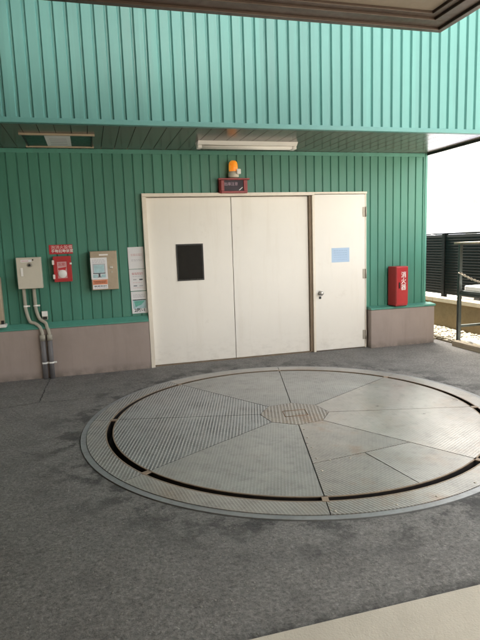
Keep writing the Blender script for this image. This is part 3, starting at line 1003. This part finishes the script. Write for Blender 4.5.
# steel rack at the right edge of the court
rk = thing('steel_rack', 'open grey steel rack with a pale top board beside the low wall', 'rack', (6.05, -.40, 0))
H = 1.385
L_ = -1.5
for (px, py) in ((0, 0), (.44, 0), (0, L_), (.44, L_)):
    bm = bmesh.new()
    box(bm, px - .022, px + .022, py - .022, py + .022, .008, H, .003)
    q = obj('post', bm, 'galv', rk)
    obj('base_plate', box(bmesh.new(), px - .055, px + .055, py - .055, py + .055, 0, .007), 'galv', q)
for z in (.24, .70):
    obj('end_bar', box(bmesh.new(), .023, .417, -.016, .016, z, z + .032), 'galv', rk)
    obj('end_bar', box(bmesh.new(), .023, .417, L_ - .016, L_ + .016, z, z + .032), 'galv', rk)
for px in (0, .44):
    obj('side_rail', box(bmesh.new(), px - .016, px + .016, L_ + .024, -.024, .70, .735), 'galv', rk)
obj('shelf', box(bmesh.new(), -.0, .44, L_ + .03, -.03, .737, .750), 'galv', rk)
obj('top_board', box(bmesh.new(), -.06, .50, L_ - .08, .06, H + .001, H + .027, .004), 'timber', rk)
# chain across the rack front
bm = bmesh.new()
A_, B_ = Vector((6.05, -.425, 1.0)), Vector((6.05, -1.87, 1.0))
def chpt(t):
    p_ = A_.lerp(B_, t)
    p_.z -= .13 * 4 * t * (1 - t)
    p_.x -= .03
    return p_
n = 44
for i in range(n):
    p0, p1 = chpt(i / n), chpt((i + 1) / n)
    d = (p1 - p0)
    ln = d.length * 1.35
    d.normalize()
    side = Vector((1, 0, 0)) if i % 2 == 0 else d.cross(Vector((1, 0, 0))).normalized()
    mid = (p0 + p1) / 2
    pts = []
    for k in range(12):
        a = 2 * PI * k / 12
        pts.append(mid + d * math.cos(a) * ln / 2 + side * math.sin(a) * .014)
    tube(bm, pts, .0052, 6, True)
tag(obj('chain', bm, 'chain'), 'sagging metal chain hung between the posts of the steel rack', 'chain')
tag(obj('foam_box', box(bmesh.new(), 6.10, 6.38, -1.05, -.44, .7505, .82, .012), 'white'), 'flat white box lying on the shelf of the steel rack', 'box')
tag(obj('timber_beam', box(bmesh.new(), 5.90, 6.0, -2.1, -.46, .0, .075, .008), 'timber'), 'weathered timber beam on the ground in front of the steel rack', 'timber')
tag(obj('plank', box(bmesh.new(), 6.12, 6.30, -2.0, -.33, .022, .062, .006), 'white'), 'whitish plank lying on the ground inside the steel rack', 'plank')

# ------------------------------------------------------------------ beyond the fence
def car(name, label, paintm, loc, rz, L=4.0, W=1.7, Hh=1.58):
    t = thing(name, label, 'car', loc, rz, 'cars parked behind the fence')
    prof = [(-L / 2, .30), (-L / 2 - .02, .62), (-L / 2 + .05, .88), (-L * .22, 1.0), (-L * .10, Hh - .12), (-L * .02, Hh - .02), (L * .12, Hh), (L * .33, Hh - .05), (L * .44, Hh - .28), (L * .49, .98), (L / 2, .70), (L / 2 - .03, .30)]
    bm = bmesh.new()
    rings = []
    for fy, sc_ in ((-.5, .0), (-.47, .55), (-.42, .9), (-.3, 1), (0, 1.012), (.3, 1), (.42, .9), (.47, .55), (.5, .0)):
        ring = []
        for (x, z) in prof:
            zz = z
            yy = fy * W
            if z > 1.02:
                zz = 1.0 + (z - 1.0) * (1 if abs(fy) < .41 else (.75 if abs(fy) < .45 else (.25 if abs(fy) < .49 else 0.)))
                yy = fy * W * (1 - .2 * (z - 1.0) / (Hh - 1.0))
            ring.append(bm.verts.new((x, yy, zz)))
        rings.append(ring)
    n = len(prof)
    for A, B in zip(rings, rings[1:]):
        for i in range(n):
            f = bm.faces.new((A[i], A[(i + 1) % n], B[(i + 1) % n], B[i]))
            f.smooth = True
    bm.faces.new(rings[0])
    bm.faces.new(rings[-1][::-1])
    obj('body', bm, paintm, t)
    for s_ in (-1, 1):
        obj('side_window', prism(bmesh.new(), [(-L * .16, 1.04), (-L * .06, Hh - .26), (L * .34, Hh - .26), (L * .42, 1.04)], 1, s_ * W * .475 - .01, s_ * W * .475 + .01), 'carglass', t)
        for wx in (-L * .31, L * .31):
            wbm = bmesh.new()
            tube(wbm, [(wx, s_ * (W / 2 - .16), .31), (wx, s_ * (W / 2 + .01), .31)], .31, 20)
            w_ = obj('wheel', wbm, 'rubber', t)
            hbm = bmesh.new()
            tube(hbm, [(wx, s_ * (W / 2 + .011), .31), (wx, s_ * (W / 2 + .022), .31)], .19, 16)
            obj('rim', hbm, 'steel', w_)
        obj('headlight', box(bmesh.new(), -L / 2 - .025, -L / 2 + .10, s_ * W * .34 - .14, s_ * W * .34 + .14, .66, .80, .02), 'winglass', t)
    obj('windscreen', prism(bmesh.new(), [(-L * .205, 1.02), (-L * .195, 1.02), (-L * .085, Hh - .14), (-L * .095, Hh - .14)], 1, -W * .38, W * .38), 'carglass', t)
    return t
car('parked_car', 'silver car roof showing above the fence next to the building corner', 'carsilver', (11.4, 7.2, 0), math.radians(88), 4.0, 1.7, 1.68)
car('parked_car', 'grey blue car roof showing above the fence near the right edge', 'cargrey', (9.5, 1.3, 0), math.radians(92), 4.2, 1.72, 1.69)
fb = thing('white_building', 'tall sunlit white building filling the view beyond the fence', 'building', (20, 20, 0))
obj('wall', box(bmesh.new(), -14, 22, 0, 8, 0, 14), 'whitewall', fb)
for zz in (3.6, 6.6, 9.6):
    for i in range(13):
        xx = -12.5 + i * 1.9
        w_ = obj('window', box(bmesh.new(), xx, xx + .40, -.03, -.002, zz - .32, zz, .0), 'whitewall', fb)
        obj('pane', box(bmesh.new(), xx + .04, xx + .36, -.04, -.031, zz - .28, zz - .04), 'winglass', w_)
obj('roof', box(bmesh.new(), -14.2, 22.2, -.2, 8.2, 14.003, 14.3), 'roof', fb)
